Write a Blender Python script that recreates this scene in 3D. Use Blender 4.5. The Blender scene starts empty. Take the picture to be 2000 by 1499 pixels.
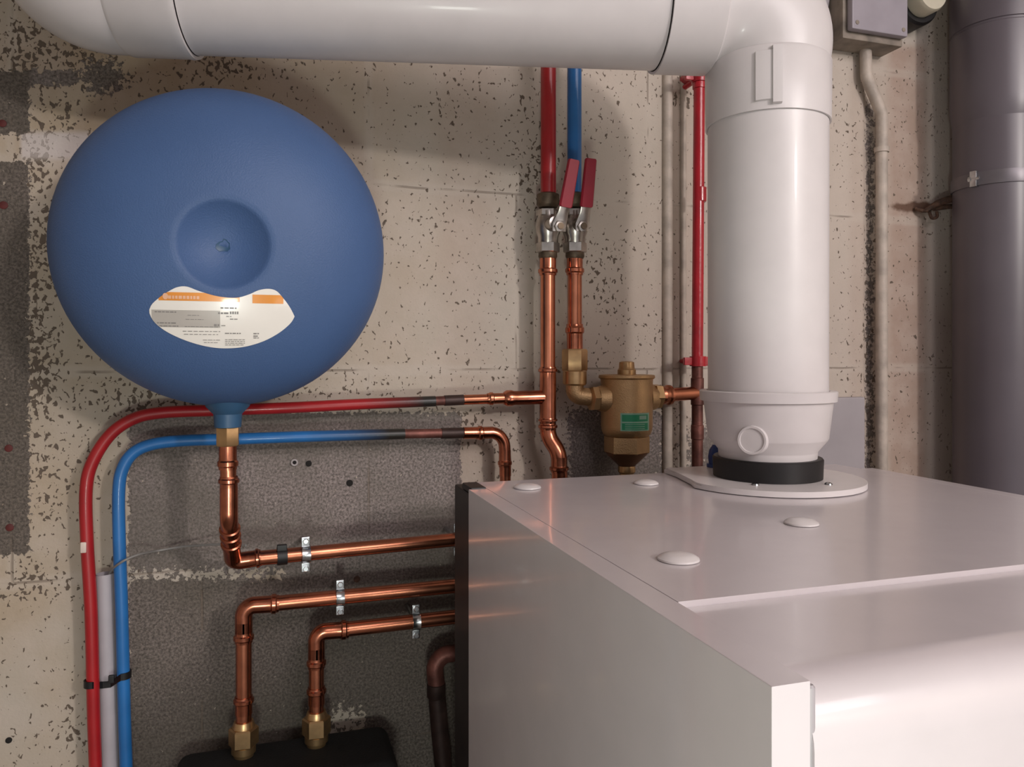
import bpy, bmesh, math, random
import numpy as np
from mathutils import Vector, Matrix
random.seed(7)
sc = bpy.context.scene
COL = sc.collection
PI = math.pi

# ---------------------------------------------------------------- camera
CZ = 1.55                                   # camera height above the floor
TH = math.radians(17.7)                     # camera turned right of the wall's normal
S_, C_ = math.sin(TH), math.cos(TH)
F = 1500.0; CX = 1000.0; CY = 700.0
cd = bpy.data.cameras.new('camera'); cam = bpy.data.objects.new('camera', cd); COL.objects.link(cam)
cd.sensor_width = 36; cd.lens = 27.0; cd.shift_y = -49.5/2000; cd.clip_start = 0.01
cam.location = (0, 0, CZ); cam.rotation_euler = (PI/2, 0, -TH)
sc.camera = cam

# ---------------------------------------------------------------- light
sc.view_settings.view_transform = 'Standard'; sc.view_settings.look = 'None'
sc.view_settings.gamma = 1; sc.view_settings.exposure = 0.12
w = bpy.data.worlds.new('world'); sc.world = w; w.use_nodes = True
w.node_tree.nodes['Background'].inputs[0].default_value = (0.92, 0.90, 0.95, 1)
w.node_tree.nodes['Background'].inputs[1].default_value = 0.44
def light(name, kind, loc, energy, color, size, target=None):
    l = bpy.data.lights.new(name, kind); o = bpy.data.objects.new(name, l); COL.objects.link(o)
    o.location = loc; l.energy = energy; l.color = color
    if kind == 'AREA':
        l.shape = 'RECTANGLE'; l.size = size[0]; l.size_y = size[1]
        o.rotation_euler = (Vector(target)-Vector(loc)).to_track_quat('-Z', 'Y').to_euler()
    else: l.shadow_soft_size = size
    return o
LAMP = (1.35, -2.0, 2.36)
light('lamp_light', 'POINT', LAMP, 92, (1.0, 0.93, 0.88), 0.09)
light('added_top_fill', 'AREA', (0.9, -0.9, 2.66), 26, (1.0, 0.91, 0.95), (1.4, 1.0), (0.7, 0.2, 1.2))  # added fill without a fixture, brightens the boiler top

light('hand_lamp_light', 'AREA', (-0.01, -0.14, 1.24), 2.1, (0.94, 1.0, 0.90), (.10, .10), (.2, .6, 1.3))
# ---------------------------------------------------------------- coordinates
def P(px, py, Y):                           # world point seen at a pixel, at distance Y from the camera towards the wall
    u = (px-CX)/F; z = Y/(C_-u*S_)
    return Vector(((S_+u*C_)*z, Y, CZ+(CY-py)/F*z))
def H(px, py, h):                           # the same, on a level plane h above the camera
    z = F*h/(CY-py); u = (px-CX)/F
    return Vector(((S_+u*C_)*z, (C_-u*S_)*z, CZ+h))
def PR(wpx, px, Y):                         # radius in metres of something wpx pixels wide there
    u = (px-CX)/F; z = Y/(C_-u*S_); return wpx/2*z/F

# ---------------------------------------------------------------- materials
def nt(m): return m.node_tree.nodes, m.node_tree.links
def mat(name, col, rough=0.5, metal=0.0, coat=0.0, var=0.08, scale=30, bump=0.0, bscale=200, spec=0.5, dirt=None):
    m = bpy.data.materials.new(name); m.use_nodes = True; N, L = nt(m); b = N['Principled BSDF']
    b.inputs['Roughness'].default_value = rough; b.inputs['Metallic'].default_value = metal
    b.inputs['Coat Weight'].default_value = coat; b.inputs['Coat Roughness'].default_value = 0.08
    b.inputs['Specular IOR Level'].default_value = spec
    tc = N.new('ShaderNodeTexCoord'); n = N.new('ShaderNodeTexNoise'); n.inputs['Scale'].default_value = scale
    n.inputs['Detail'].default_value = 4; L.new(tc.outputs['Object'], n.inputs['Vector'])
    r = N.new('ShaderNodeValToRGB'); r.color_ramp.elements[0].position = .3; r.color_ramp.elements[1].position = .7
    d = dirt or tuple(c*(1-var*2) for c in col)
    r.color_ramp.elements[0].color = (*d, 1); r.color_ramp.elements[1].color = (*(min(1, c*(1+var*.5)) for c in col), 1)
    L.new(n.outputs['Fac'], r.inputs['Fac']); L.new(r.outputs['Color'], b.inputs['Base Color'])
    if bump:
        n2 = N.new('ShaderNodeTexNoise'); n2.inputs['Scale'].default_value = bscale; n2.inputs['Detail'].default_value = 3
        L.new(tc.outputs['Object'], n2.inputs['Vector'])
        bp = N.new('ShaderNodeBump'); bp.inputs['Strength'].default_value = bump; bp.inputs['Distance'].default_value = 0.002
        L.new(n2.outputs['Fac'], bp.inputs['Height']); L.new(bp.outputs['Normal'], b.inputs['Normal'])
    return m
M = {}
M['flue']    = mat('white_plastic', (.67, .635, .635), .36, coat=.08, var=.02)
M['boiler']  = mat('boiler_enamel', (.63, .58, .60), .26, coat=.35, var=.015, bump=.03, bscale=60)
M['cap']     = mat('cap_plastic', (.74, .70, .70), .3, var=.02)
M['black']   = mat('black_rubber', (.007, .006, .007), .5, var=.2)
M['blackfoam'] = mat('black_foam', (.008, .008, .009), .85, var=.3, bump=.4, bscale=500)
M['frame']   = mat('black_metal', (.022, .016, .016), .5, var=.2)
M['tank']    = mat('blue_paint', (.060, .118, .265), .50, var=.05, scale=8, bump=.25, bscale=700, spec=.4)
M['tankdark'] = mat('blue_paint_dark', (.03, .09, .18), .45, var=.08)
M['copper']  = mat('copper', (.60, .225, .13), .27, metal=1, var=.12, scale=40)
M['copper2'] = mat('copper_fitting', (.58, .205, .12), .23, metal=1, var=.18, scale=60)
M['oldcopper'] = mat('tarnished_copper', (.20, .075, .06), .5, metal=.55, var=.35, scale=45, bump=.2)
M['darkcopper'] = mat('dark_copper', (.055, .03, .026), .5, metal=.4, var=.3, scale=45)
M['brass']   = mat('brass', (.62, .40, .20), .34, metal=.9, var=.15, scale=50)
M['bronze']  = mat('cast_bronze', (.60, .39, .20), .42, metal=.8, var=.10, scale=30, bump=.3, bscale=600)
M['bronze_dark'] = mat('cast_bronze_dark', (.28, .15, .09), .42, metal=.8, var=.12, scale=30, bump=.2, bscale=600)
M['dull']    = mat('dull_brass', (.14, .10, .065), .5, metal=.6, var=.3, scale=80)
M['nickel']  = mat('nickel', (.50, .46, .42), .3, metal=1, var=.2, scale=60)
M['zinc']    = mat('zinc', (.62, .64, .66), .25, metal=1, var=.2, scale=90)
M['grip']    = mat('red_grip', (.28, .010, .026), .5, var=.1)
M['redpipe'] = mat('red_pipe', (.37, .010, .014), .38, var=.08, coat=.2)
M['redpaint'] = mat('red_paint', (.46, .012, .025), .32, var=.15, coat=.3, bump=.2, bscale=150)
M['bluepipe'] = mat('blue_pipe', (.018, .15, .43), .38, var=.08, coat=.2)
M['conduit'] = mat('white_conduit', (.42, .39, .42), .5, var=.05)
M['beige']   = mat('painted_conduit', (.50, .43, .37), .55, var=.15, scale=40, bump=.4, bscale=120)
M['dirtbeige'] = mat('dirty_painted_box', (.30, .25, .205), .6, var=.3, scale=25, bump=.4, bscale=120)
M['lilac']   = mat('grey_plastic', (.33, .30, .34), .45, var=.05)
M['plate']   = mat('grey_plate', (.37, .34, .36), .5, var=.06, scale=12)
M['soil']    = mat('grey_pvc', (.118, .102, .118), .34, var=.06, scale=8)
M['strapm']  = mat('strap_metal', (.16, .145, .16), .35, metal=.3, var=.1)
M['cream']   = mat('cream_plastic', (.62, .57, .45), .4, var=.05)
M['rust']    = mat('rust', (.115, .06, .038), .8, var=.4, scale=120, bump=.7, bscale=300)
M['bluecap'] = mat('blue_cap', (.02, .05, .2), .4)
M['label']   = mat('label_paper', (.86, .83, .77), .28, var=.015, coat=.4)
M['orange']  = mat('label_orange', (.80, .30, .035), .3, var=.04, coat=.4)
M['lgrey']   = mat('label_grey', (.50, .47, .43), .3, var=.05, coat=.4)
M['ink']     = mat('label_ink', (.30, .28, .27), .4, var=.2)
M['pink']    = mat('label_pink', (.86, .50, .32), .4, var=.1)
M['green']   = mat('label_green', (.015, .30, .14), .4, var=.05)
M['palegreen'] = mat('label_pale_green', (.30, .55, .42), .4, var=.1)
M['wire']    = mat('grey_wire', (.24, .23, .22), .4, var=.1)
M['hole']    = mat('hole_dark', (.012, .010, .009), .9, var=.3)
M['plug']    = mat('wall_plug', (.42, .38, .38), .5)
M['scuff']   = mat('scuffed_plastic', (.75, .62, .55), .6)
M['bulb']    = mat('bulb_glass', (.9, .9, .9), .3)
_b = M['bulb'].node_tree.nodes['Principled BSDF']; _b.inputs['Emission Color'].default_value = (1, .93, .88, 1); _b.inputs['Emission Strength'].default_value = 6
def burnt(name, col, x0, x1, x2):           # pipe coating scorched at its end: colour, then black, along the wall
    m = mat(name, col, .4, coat=.15); N, L = nt(m); b = N['Principled BSDF']
    src = b.inputs['Base Color'].links[0].from_socket
    g = N.new('ShaderNodeNewGeometry'); sx = N.new('ShaderNodeSeparateXYZ'); L.new(g.outputs['Position'], sx.inputs[0])
    mr = N.new('ShaderNodeMapRange'); mr.inputs[1].default_value = x0; mr.inputs[2].default_value = x1; L.new(sx.outputs[0], mr.inputs[0])
    mx = N.new('ShaderNodeMix'); mx.data_type = 'RGBA'; L.new(mr.outputs[0], mx.inputs[0]); L.new(src, mx.inputs[6]); mx.inputs[7].default_value = (.018, .016, .014, 1)
    L.new(mx.outputs[2], b.inputs['Base Color']); return m
M['redburnt'] = burnt('red_pipe_scorched', (.37, .010, .014), P(700, 790, .96).x, P(830, 790, .96).x, 0)
M['blueburnt'] = burnt('blue_pipe_scorched', (.018, .15, .43), P(590, 850, .96).x, P(760, 850, .96).x, 0)

# ---------------------------------------------------------------- object helpers
WN = {'side_panel', 'top_panel', 'front_cover', 'mounting_frame', 'corner_clip', 'flue_flange', 'cover_shell', 'cover_rib', 'box_base', 'box_lid', 'plate_panel', 'lever_grip', 'clamp_lug', 'clip_lug', 'strap_lug', 'tie_head', 'lock_tab', 'lock_rib'}
def tag(o, label=None, cat=None, group=None, kind=None):
    if label: o['label'] = label
    if cat: o['category'] = cat
    if group: o['group'] = group
    if kind: o['kind'] = kind
    return o
def thing(name, label, cat, loc, group=None):
    o = bpy.data.objects.new(name, None); COL.objects.link(o); o.location = loc; o.empty_display_size = .02
    return tag(o, label, cat, group)
def rootloc(p):
    while p.parent: p = p.parent
    return p.location.copy()
def obj(name, bm, m, parent=None, smooth=True, label=None, angle=35, wn=False):
    me = bpy.data.meshes.new(name)
    bmesh.ops.recalc_face_normals(bm, faces=bm.faces)
    if parent is not None: bmesh.ops.translate(bm, verts=bm.verts, vec=-rootloc(parent)); off = None
    else:
        off = sum((v.co for v in bm.verts), Vector())/len(bm.verts); bmesh.ops.translate(bm, verts=bm.verts, vec=-off)
    if smooth:
        for f in bm.faces: f.smooth = True
        for e in bm.edges:
            if len(e.link_faces) == 2 and e.calc_face_angle(0) > math.radians(angle): e.smooth = False
    bm.to_mesh(me); bm.free()
    for mm in (m if isinstance(m, (list, tuple)) else [m]): me.materials.append(mm)
    o = bpy.data.objects.new(name, me); COL.objects.link(o)
    if wn or name in WN:
        md = o.modifiers.new('wn', 'WEIGHTED_NORMAL'); md.keep_sharp = True; md.weight = 100
    if parent is not None: o.parent = parent
    else: o.location = off
    if label: o['label'] = label
    return o
def BM(): return bmesh.new()
def ring(bm, c, a, b, r, n, rot=0, rb=None):
    return [bm.verts.new(c + a*(r*math.cos(rot+2*PI*i/n)) + b*((rb or r)*math.sin(rot+2*PI*i/n))) for i in range(n)]
def bridge(bm, A, B):
    n = len(A)
    for i in range(n): bm.faces.new((A[i], A[(i+1) % n], B[(i+1) % n], B[i]))
def basis(d):
    d = d.normalized(); a = d.orthogonal() if abs(d.z) > .9 else Vector((0, 0, 1)).cross(d)
    a.normalize(); return d, a, d.cross(a).normalized()
def lathe(bm, p, d, prof, n=40, rot=0, cap=True):      # prof: (distance along d, radius)
    d, a, b = basis(Vector(d)); p = Vector(p); rs = [ring(bm, p+d*t, a, b, max(r, 1e-5), n, rot) for t, r in prof]
    for i in range(len(rs)-1): bridge(bm, rs[i], rs[i+1])
    if cap: bm.faces.new(rs[0]); bm.faces.new(rs[-1])
    return bm
def fillet(pts, rad, n=8):
    pts = [Vector(p) for p in pts]; out = [pts[0]]
    for i in range(1, len(pts)-1):
        p0, p, p1 = pts[i-1], pts[i], pts[i+1]; r = rad[i] if isinstance(rad, (list, tuple)) else rad
        a = (p0-p); b = (p1-p); la, lb = a.length, b.length; a.normalize(); b.normalize()
        ang = a.angle(b)
        if ang > PI-0.02 or r <= 0: out.append(p); continue
        t = min(r/math.tan(ang/2), la*.49, lb*.49); rr = t*math.tan(ang/2)
        c = p + (a+b).normalized()*(rr/math.sin(ang/2)); s = p+a*t-c; e = p+b*t-c; sw = s.angle(e); ax = s.cross(e).normalized()
        for k in range(n+1): out.append(c + Matrix.Rotation(sw*k/n, 3, ax) @ s)
    out.append(pts[-1]); return out
def tube(bm, pts, r, n=24, rad=0, cap=True, nb=8):
    pts = fillet(pts, rad, nb) if rad else [Vector(p) for p in pts]
    q = [pts[0]]
    for p in pts[1:]:
        if (p-q[-1]).length > 1e-5: q.append(p)
    pts = q; m = len(pts); T = []
    for i in range(m):
        t = (pts[min(i+1, m-1)]-pts[max(i-1, 0)]); T.append(t.normalized())
    _, a, b = basis(T[0]); prev = None; rs = []
    for i in range(m):
        if i:
            qd = T[i-1].rotation_difference(T[i]); a = qd @ a
        a = (a - T[i]*a.dot(T[i])).normalized(); b = T[i].cross(a)
        ri = r[i] if isinstance(r, (list, tuple)) else r
        R = ring(bm, pts[i], a, b, ri, n)
        if rs: bridge(bm, rs[-1], R)
        rs.append(R)
    if cap: bm.faces.new(rs[0]); bm.faces.new(rs[-1])
    return bm
def smooth_path(pts, n=8):                  # Catmull-Rom through the points
    pts = [Vector(p) for p in pts]; out = []
    q = [pts[0]*2-pts[1]]+pts+[pts[-1]*2-pts[-2]]
    for i in range(1, len(q)-2):
        for k in range(n):
            t = k/n; a, b, c, d = q[i-1], q[i], q[i+1], q[i+2]
            out.append(.5*((2*b)+(c-a)*t+(2*a-5*b+4*c-d)*t*t+(3*b-a-3*c+d)*t**3))
    out.append(pts[-1]); return out
def box(bm, lo, hi, bev=0, seg=2):
    g = bmesh.ops.create_cube(bm, size=1); vs = g['verts']
    for v in vs: v.co = Vector([(lo[i]+hi[i])/2 + v.co[i]*(hi[i]-lo[i]) for i in range(3)])
    if bev:
        es = set(e for v in vs for e in v.link_edges); bmesh.ops.bevel(bm, geom=list(es), offset=bev, segments=seg, affect='EDGES', profile=.5)
    return bm
def obox(bm, c, ax, ay, az, sx, sy, sz, bev=0):        # box with its own axes
    g = bmesh.ops.create_cube(bm, size=1); vs = g['verts']
    for v in vs: v.co = Vector((v.co.x*sx, v.co.y*sy, v.co.z*sz))
    if bev:
        es = set(e for v in vs for e in v.link_edges); r = bmesh.ops.bevel(bm, geom=list(es), offset=bev, segments=2, affect='EDGES', profile=.5)
        vs = set(v for f in r['faces'] for v in f.verts) | set(v for v in vs if v.is_valid)
    for v in vs: v.co = Vector(c) + Vector(ax)*v.co.x + Vector(ay)*v.co.y + Vector(az)*v.co.z
    return bm
def prism(bm, pts2, z0, z1, bev=0):
    a = [bm.verts.new((x, y, z0)) for x, y in pts2]; b = [bm.verts.new((x, y, z1)) for x, y in pts2]
    bm.faces.new(a); f = bm.faces.new(b); bridge(bm, a, b)
    if bev: bmesh.ops.bevel(bm, geom=list(f.edges), offset=bev, segments=2, affect='EDGES')
    return bm
UP = Vector((0, 0, 1)); OUT = Vector((0, -1, 0)); RT = Vector((1, 0, 0))
def torus(bm, c, d, R, r, n=28, m=8): 
    d, a, b = basis(Vector(d)); rs = []
    for i in range(n):
        t = 2*PI*i/n; e = a*math.cos(t)+b*math.sin(t); rs.append(ring(bm, Vector(c)+e*R, e, d, r, m))
    for i in range(n): bridge(bm, rs[i], rs[(i+1) % n])
    return bm
def hexnut(bm, p, d, L, r, rot=0): return lathe(bm, p, d, [(0, r*.9), (L*.08, r), (L*.92, r), (L, r*.9)], 6, rot)
def sleeve(bm, p, d, r, L, bead=True):      # press-fitting socket: wider tube with a rolled bead near its mouth
    k = 1.1*r; B = 1.3*r
    pr = [(0, r*.98), (0, k), (L*.55, k), (L*.62, k*1.02), (L*.68, B), (L*.84, B), (L*.9, k*1.04), (L, k*1.02), (L, r*.98)]
    return lathe(bm, p, d, pr, 28, cap=False)

# ---------------------------------------------------------------- the room
FLX, FRX, FB, FF, CEIL = -1.9, 2.3, 1.0, -2.7, 2.68
def struct(name, bm, m): o = obj(name, bm, m, smooth=False); o['kind'] = 'structure'; return o
M['floor'] = mat('floor_concrete', (.22, .20, .18), .8, var=.15, scale=6, bump=.5, bscale=60)
M['paint'] = mat('old_white_paint', (.55, .50, .45), .7, var=.1, scale=5, bump=.4, bscale=60)
struct('floor', box(BM(), (FLX-.1, FF, -.1), (FRX+.1, FB+.12, 0)), M['floor'])
struct('ceiling', box(BM(), (FLX-.1, FF, CEIL), (FRX+.1, FB+.12, CEIL+.1)), M['paint'])
struct('wall_left', box(BM(), (FLX-.1, FF, 0), (FLX, FB, CEIL)), M['paint'])
struct('wall_right', box(BM(), (FRX, FF, 0), (FRX+.1, FB, CEIL)), M['paint'])

# back wall: a fine grid whose vertices carry how the blockwork is painted there
def smst(e0, e1, x): t = np.clip((x-e0)/(e1-e0), 0, 1); return t*t*(3-2*t)
xs = np.concatenate([np.linspace(FLX, -.62, 30), np.arange(-.60, 1.5, .004), np.linspace(1.52, FRX, 20)])
zs = np.concatenate([np.linspace(0, .88, 30), np.arange(.90, 2.12, .004), np.linspace(2.14, CEIL, 14)])
GX, GZ = np.meshgrid(xs, zs); zz = GX*S_+1.0*C_; PX = CX+F*(GX*C_-1.0*S_)/zz; PY = CY-F*(GZ-CZ)/zz
def rect(x0, y0, x1, y1, s=10):             # soft-edged patch of the wall, given where it lies in the photograph
    return smst(x0-s, x0+s, PX)*(1-smst(x1-s, x1+s, PX))*smst(y0-s, y0+s, PY)*(1-smst(y1-s, y1+s, PY))
def blob(cx, cy, rx, ry): return np.exp(-(((PX-cx)/rx)**2+((PY-cy)/ry)**2))
bare = np.zeros_like(PX)
for a in [(-400, 140, 58, 1085), (-200, 136, 150, 168), (250, 805, 905, 3000), (1110, 800, 1300, 1200, 25)]: bare = np.maximum(bare, rect(*a))
bare = np.maximum(bare, .6*rect(905, 1130, 1500, 3000)); bare = np.maximum(bare, 1.0*blob(200, 150, 55, 40)); 
bare = np.maximum(bare, .95*blob(1385, 880, 60, 60)); bare = np.maximum(bare, .6*rect(1694, 200, 1712, 1000, 5)); bare -= .9*rect(-400, 262, 58, 315); bare -= .9*rect(905, 815, 1085, 1500, 14)
bare -= .55*rect(250, 1110, 560, 1135, 12); bare -= .6*rect(640, 1380, 720, 1499, 25)*(PX > 0)
pit = .25*np.ones_like(PX)
for cx, cy, rx, ry, k in [(90, 90, 180, 120, .75), (90, 500, 60, 400, .42), (70, 900, 110, 180, .42), (330, 780, 200, 60, .75), (220, 1250, 70, 300, .4),
        (870, 200, 90, 60, .36), (860, 420, 120, 60, .3), (1040, 300, 60, 190, .5), (1190, 560, 60, 110, .42), (1180, 240, 40, 70, .3), (1270, 660, 40, 60, .45),
        (950, 150, 60, 50, .3), (330, 140, 130, 50, .55), (760, 820, 280, 30, .7), (1290, 850, 70, 90, .65), (1100, 800, 60, 60, .5), (1700, 700, 14, 330, .8),
        (1705, 310, 12, 40, .6), (1330, 190, 60, 30, .7), (70, 600, 55, 500, .85), (130, 230, 90, 90, .5), (60, 1130, 120, 60, .6), (260, 1300, 40, 260, .75), (420, 130, 160, 40, .6), (1000, 850, 120, 50, .5), (600, 760, 260, 30, .5), (150, 1420, 60, 80, .5), (1770, 130, 40, 20, .2), (1660, 870, 70, 60, .25), (820, 320, 60, 60, .3), (30, 1200, 90, 120, .15), (160, 880, 80, 120, .4)]:
    pit = np.maximum(pit, k*blob(cx, cy, rx, ry)+.08)
shade_stain = np.clip(.75*rect(250, 1128, 905, 3000, 14)+1.0*rect(-400, 100, 62, 1095, 12)+.9*blob(200, 150, 80, 50), 0, 1)  # lower rows carry the boiler's shade as colour; left strip and blob are stain
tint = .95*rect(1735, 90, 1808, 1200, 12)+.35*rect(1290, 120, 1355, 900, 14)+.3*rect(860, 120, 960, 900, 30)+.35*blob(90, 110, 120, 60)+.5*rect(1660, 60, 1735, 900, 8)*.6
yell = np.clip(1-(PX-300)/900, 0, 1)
pale = np.clip(rect(40, 258, 175, 312, 6)+.6*rect(1815, 100, 1856, 1000, 6), 0, 1)
rustm = 1.0*blob(1790, 404, 60, 9)*.9+.5*blob(1320, 180, 45, 14)+.3*blob(1800, 415, 70, 30)
nx, nz = len(xs), len(zs)
relief = .004*rect(1815, -900, 1900, 3000, 4)-.005*rect(1690, 150, 1712, 3000, 5)
co = np.stack([GX, 1.0-relief, GZ], -1).reshape(-1, 3)
ii = np.arange((nz-1)*nx).reshape(nz-1, nx)[:, :-1].ravel()
faces = np.stack([ii, ii+1, ii+nx+1, ii+nx], -1)
me = bpy.data.meshes.new('wall_back'); me.vertices.add(len(co)); me.vertices.foreach_set('co', co.ravel())
me.loops.add(faces.size); me.loops.foreach_set('vertex_index', faces.ravel().astype(np.int32))
me.polygons.add(len(faces)); me.polygons.foreach_set('loop_start', np.arange(0, faces.size, 4, dtype=np.int32))
me.polygons.foreach_set('loop_total', np.full(len(faces), 4, dtype=np.int32)); me.update(calc_edges=True); me.validate()
for nm, arr in (('bare', bare), ('pit', pit), ('tint', tint), ('yellow', yell), ('pale', pale), ('rust', rustm), ('shade_stain', shade_stain)):
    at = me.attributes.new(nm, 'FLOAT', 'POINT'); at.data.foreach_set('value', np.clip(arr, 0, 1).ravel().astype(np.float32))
wall = bpy.data.objects.new('wall_back', me); COL.objects.link(wall); wall['kind'] = 'structure'
b = box(BM(), (FLX, 1.006, 0), (FRX, 1.12, CEIL)); wb = obj('wall_back_core', b, M['paint'], smooth=False); wb.parent = wall; wb.name = 'wall_core'

m = bpy.data.materials.new('painted_blockwork'); m.use_nodes = True; N, L = nt(m); B = N['Principled BSDF']; B.inputs['Roughness'].default_value = .75
tc = N.new('ShaderNodeTexCoord')
def noise(scale, detail=4, rough=.55, dist=0, vec=None):
    n = N.new('ShaderNodeTexNoise'); n.inputs['Scale'].default_value = scale; n.inputs['Detail'].default_value = detail
    n.inputs['Roughness'].default_value = rough; n.inputs['Distortion'].default_value = dist; L.new(vec or tc.outputs['Object'], n.inputs['Vector']); return n.outputs['Fac']
def attr(n): a = N.new('ShaderNodeAttribute'); a.attribute_name = n; return a.outputs['Fac']
def math_(op, a, b_=None, c=None, clamp=False):
    n = N.new('ShaderNodeMath'); n.operation = op; n.use_clamp = clamp
    for i, v in enumerate((a, b_, c)):
        if v is None: continue
        if isinstance(v, (int, float)): n.inputs[i].default_value = v
        else: L.new(v, n.inputs[i])
    return n.outputs[0]
def mr(v, a, b_, c=0, d=1):
    n = N.new('ShaderNodeMapRange'); n.interpolation_type = 'SMOOTHSTEP'; L.new(v, n.inputs[0])
    for i, x in zip((1, 2, 3, 4), (a, b_, c, d)): n.inputs[i].default_value = x
    return n.outputs[0]
def mix(f, a, b_):
    n = N.new('ShaderNodeMix'); n.data_type = 'RGBA'
    for i, v in ((0, f), (6, a), (7, b_)):
        if isinstance(v, tuple): n.inputs[i].default_value = (*v, 1)
        elif isinstance(v, (int, float)): n.inputs[i].default_value = v
        else: L.new(v, n.inputs[i])
    return n.outputs[2]
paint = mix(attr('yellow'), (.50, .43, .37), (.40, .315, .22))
paint = mix(mr(noise(4, 3), .35, .7), paint, (.47, .42, .36))
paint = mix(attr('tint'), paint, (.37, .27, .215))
paint = mix(mr(noise(25, 4), .35, .75, 0, .35), paint, (.55, .47, .41))
paint = mix(attr('pale'), paint, (.56, .50, .47))
bcol = mix(mr(noise(330, 4, .7), .30, .72), (.075, .062, .055), (.36, .30, .285))
bcol = mix(mr(noise(7, 3), .35, .65, 0, .6), bcol, (.12, .105, .085))
bcol = mix(math_('MULTIPLY', attr('shade_stain'), .75), bcol, mix(mr(noise(330, 4, .7), .30, .72), (.04, .032, .024), (.13, .105, .078)))
# mortar joints
sep = N.new('ShaderNodeSeparateXYZ'); L.new(tc.outputs['Object'], sep.inputs[0])
wob = math_('MULTIPLY', math_('SUBTRACT', noise(9, 3), .5), .006)
zj = math_('ADD', math_('SUBTRACT', sep.outputs[2], CZ-.0155-.24*10), wob)
fr = math_('FRACT', math_('DIVIDE', zj, .24)); dz = math_('MULTIPLY', math_('MINIMUM', fr, math_('SUBTRACT', 1, fr)), .24)
row = math_('FLOOR', math_('DIVIDE', zj, .24)); par = math_('MULTIPLY', math_('MODULO', row, 2), .2)
xj = math_('ADD', math_('ADD', math_('ADD', sep.outputs[0], 4.0-.325), par), wob)
fx = math_('FRACT', math_('DIVIDE', xj, .4)); dx = math_('MULTIPLY', math_('MINIMUM', fx, math_('SUBTRACT', 1, fx)), .4)
dj = math_('MINIMUM', dz, dx)
band = mr(math_('MINIMUM', dz, math_('ADD', dx, .002)), .004, .010, 1, 0)
line = math_('MULTIPLY', mr(dj, .0006, .0018, 1, 0), mr(noise(14, 2), .48, .62))
# paint coverage
edge = noise(140, 4, .65)
bmask = mr(math_('ADD', attr('bare'), math_('MULTIPLY', math_('SUBTRACT', edge, .5), 2.6)), .5, .58)
mapv = N.new('ShaderNodeMapping'); mapv.inputs['Scale'].default_value = (1.0, 1, .8); L.new(tc.outputs['Object'], mapv.inputs[0])
pn = noise(185, 2.5, .5, .5, mapv.outputs[0])
big = noise(12, 2)
thr = math_('SUBTRACT', .712, math_('MULTIPLY', math_('MULTIPLY', attr('pit'), mr(big, .3, .65, .5, 1.05)), .27))
pm = mr(math_('SUBTRACT', pn, thr), -.012, .022)
pm = math_('MULTIPLY', pm, math_('SUBTRACT', 1, math_('MULTIPLY', attr('pale'), .6)))
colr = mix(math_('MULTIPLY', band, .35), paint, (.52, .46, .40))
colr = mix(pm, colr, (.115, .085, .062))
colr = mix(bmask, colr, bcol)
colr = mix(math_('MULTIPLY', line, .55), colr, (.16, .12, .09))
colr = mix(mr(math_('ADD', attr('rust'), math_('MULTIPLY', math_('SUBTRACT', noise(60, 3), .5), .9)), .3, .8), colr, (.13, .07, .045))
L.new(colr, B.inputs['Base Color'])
hgt = math_('ADD', math_('MULTIPLY', noise(90, 4), .5), math_('MULTIPLY', noise(300, 2), .25))
hgt = math_('SUBTRACT', hgt, math_('MULTIPLY', pm, .9)); hgt = math_('SUBTRACT', hgt, math_('MULTIPLY', bmask, .25)); hgt = math_('SUBTRACT', hgt, math_('MULTIPLY', line, .8))
bp = N.new('ShaderNodeBump'); bp.inputs['Strength'].default_value = .55; bp.inputs['Distance'].default_value = .0025; L.new(hgt, bp.inputs['Height']); L.new(bp.outputs[0], B.inputs['Normal'])
me.materials.append(m)

# ---------------------------------------------------------------- boiler
BX0, BX1, BY0, BY1, BT = .196, .705, .266, .80, CZ-.134
BB = BT-.78; BYS = .760
bo = thing('boiler', 'glossy white wall-hung boiler with a pale cap-studded top, filling the lower right', 'boiler', ((BX0+BX1)/2, (BY0+BY1)/2, BB))
obj('side_panel', box(BM(), (BX0, BY0, BB), (BX0+.019, BYS, BT), .0005), M['boiler'], bo)
obj('side_panel', box(BM(), (BX1-.019, BY0, BB), (BX1, BYS, BT), .0012), M['boiler'], bo)
tp = BM(); box(tp, (BX0+.0192, .374, BT-.005), (BX1-.0192, BY1, BT+.0001), .0004)
obj('top_panel', tp, M['boiler'], bo)
obj('back_panel', box(BM(), (BX0+.02, BYS-.012, BB), (BX1-.02, BYS-.002, BT-.006)), M['boiler'], bo)
obj('base_panel', box(BM(), (BX0+.0195, BY0+.01, BB), (BX1-.0195, BYS-.013, BB+.006)), M['boiler'], bo)
fc = BM(); prof = [(.3735, BT-.005), (.3735, BT-.0035)]; rr = .027; fy = .2658; zt = BT-.0035
for k in range(11):
    a = PI/2*k/10; prof.append((fy+rr-rr*math.sin(a), zt-rr+rr*math.cos(a)))
prof += [(fy, BB+.02), (fy+.02, BB), (.30, BB+.0), (.30, BB+.03), (.30, zt-.05), (.36, zt-.02)]
x0, x1 = BX0+.0208, BX1-.0208
A = [fc.verts.new((x0, y, z)) for y, z in prof]; Bv = [fc.verts.new((x1, y, z)) for y, z in prof]
bridge(fc, A, Bv); fc.faces.new(A); fc.faces.new(Bv)
fcv = obj('front_cover', fc, M['boiler'], bo)
obj('hinge_pin', lathe(BM(), (BX0+.0212, BY0+.003, BT-.05), UP, [(0, .002), (.046, .002), (.047, .0012)], 16), M['plate'], bo)
fr_ = BM(); box(fr_, (BX0+.002, BYS+.001, BB+.02), (BX1-.003, BY1+.030, BT-.0055), .002)
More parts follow.
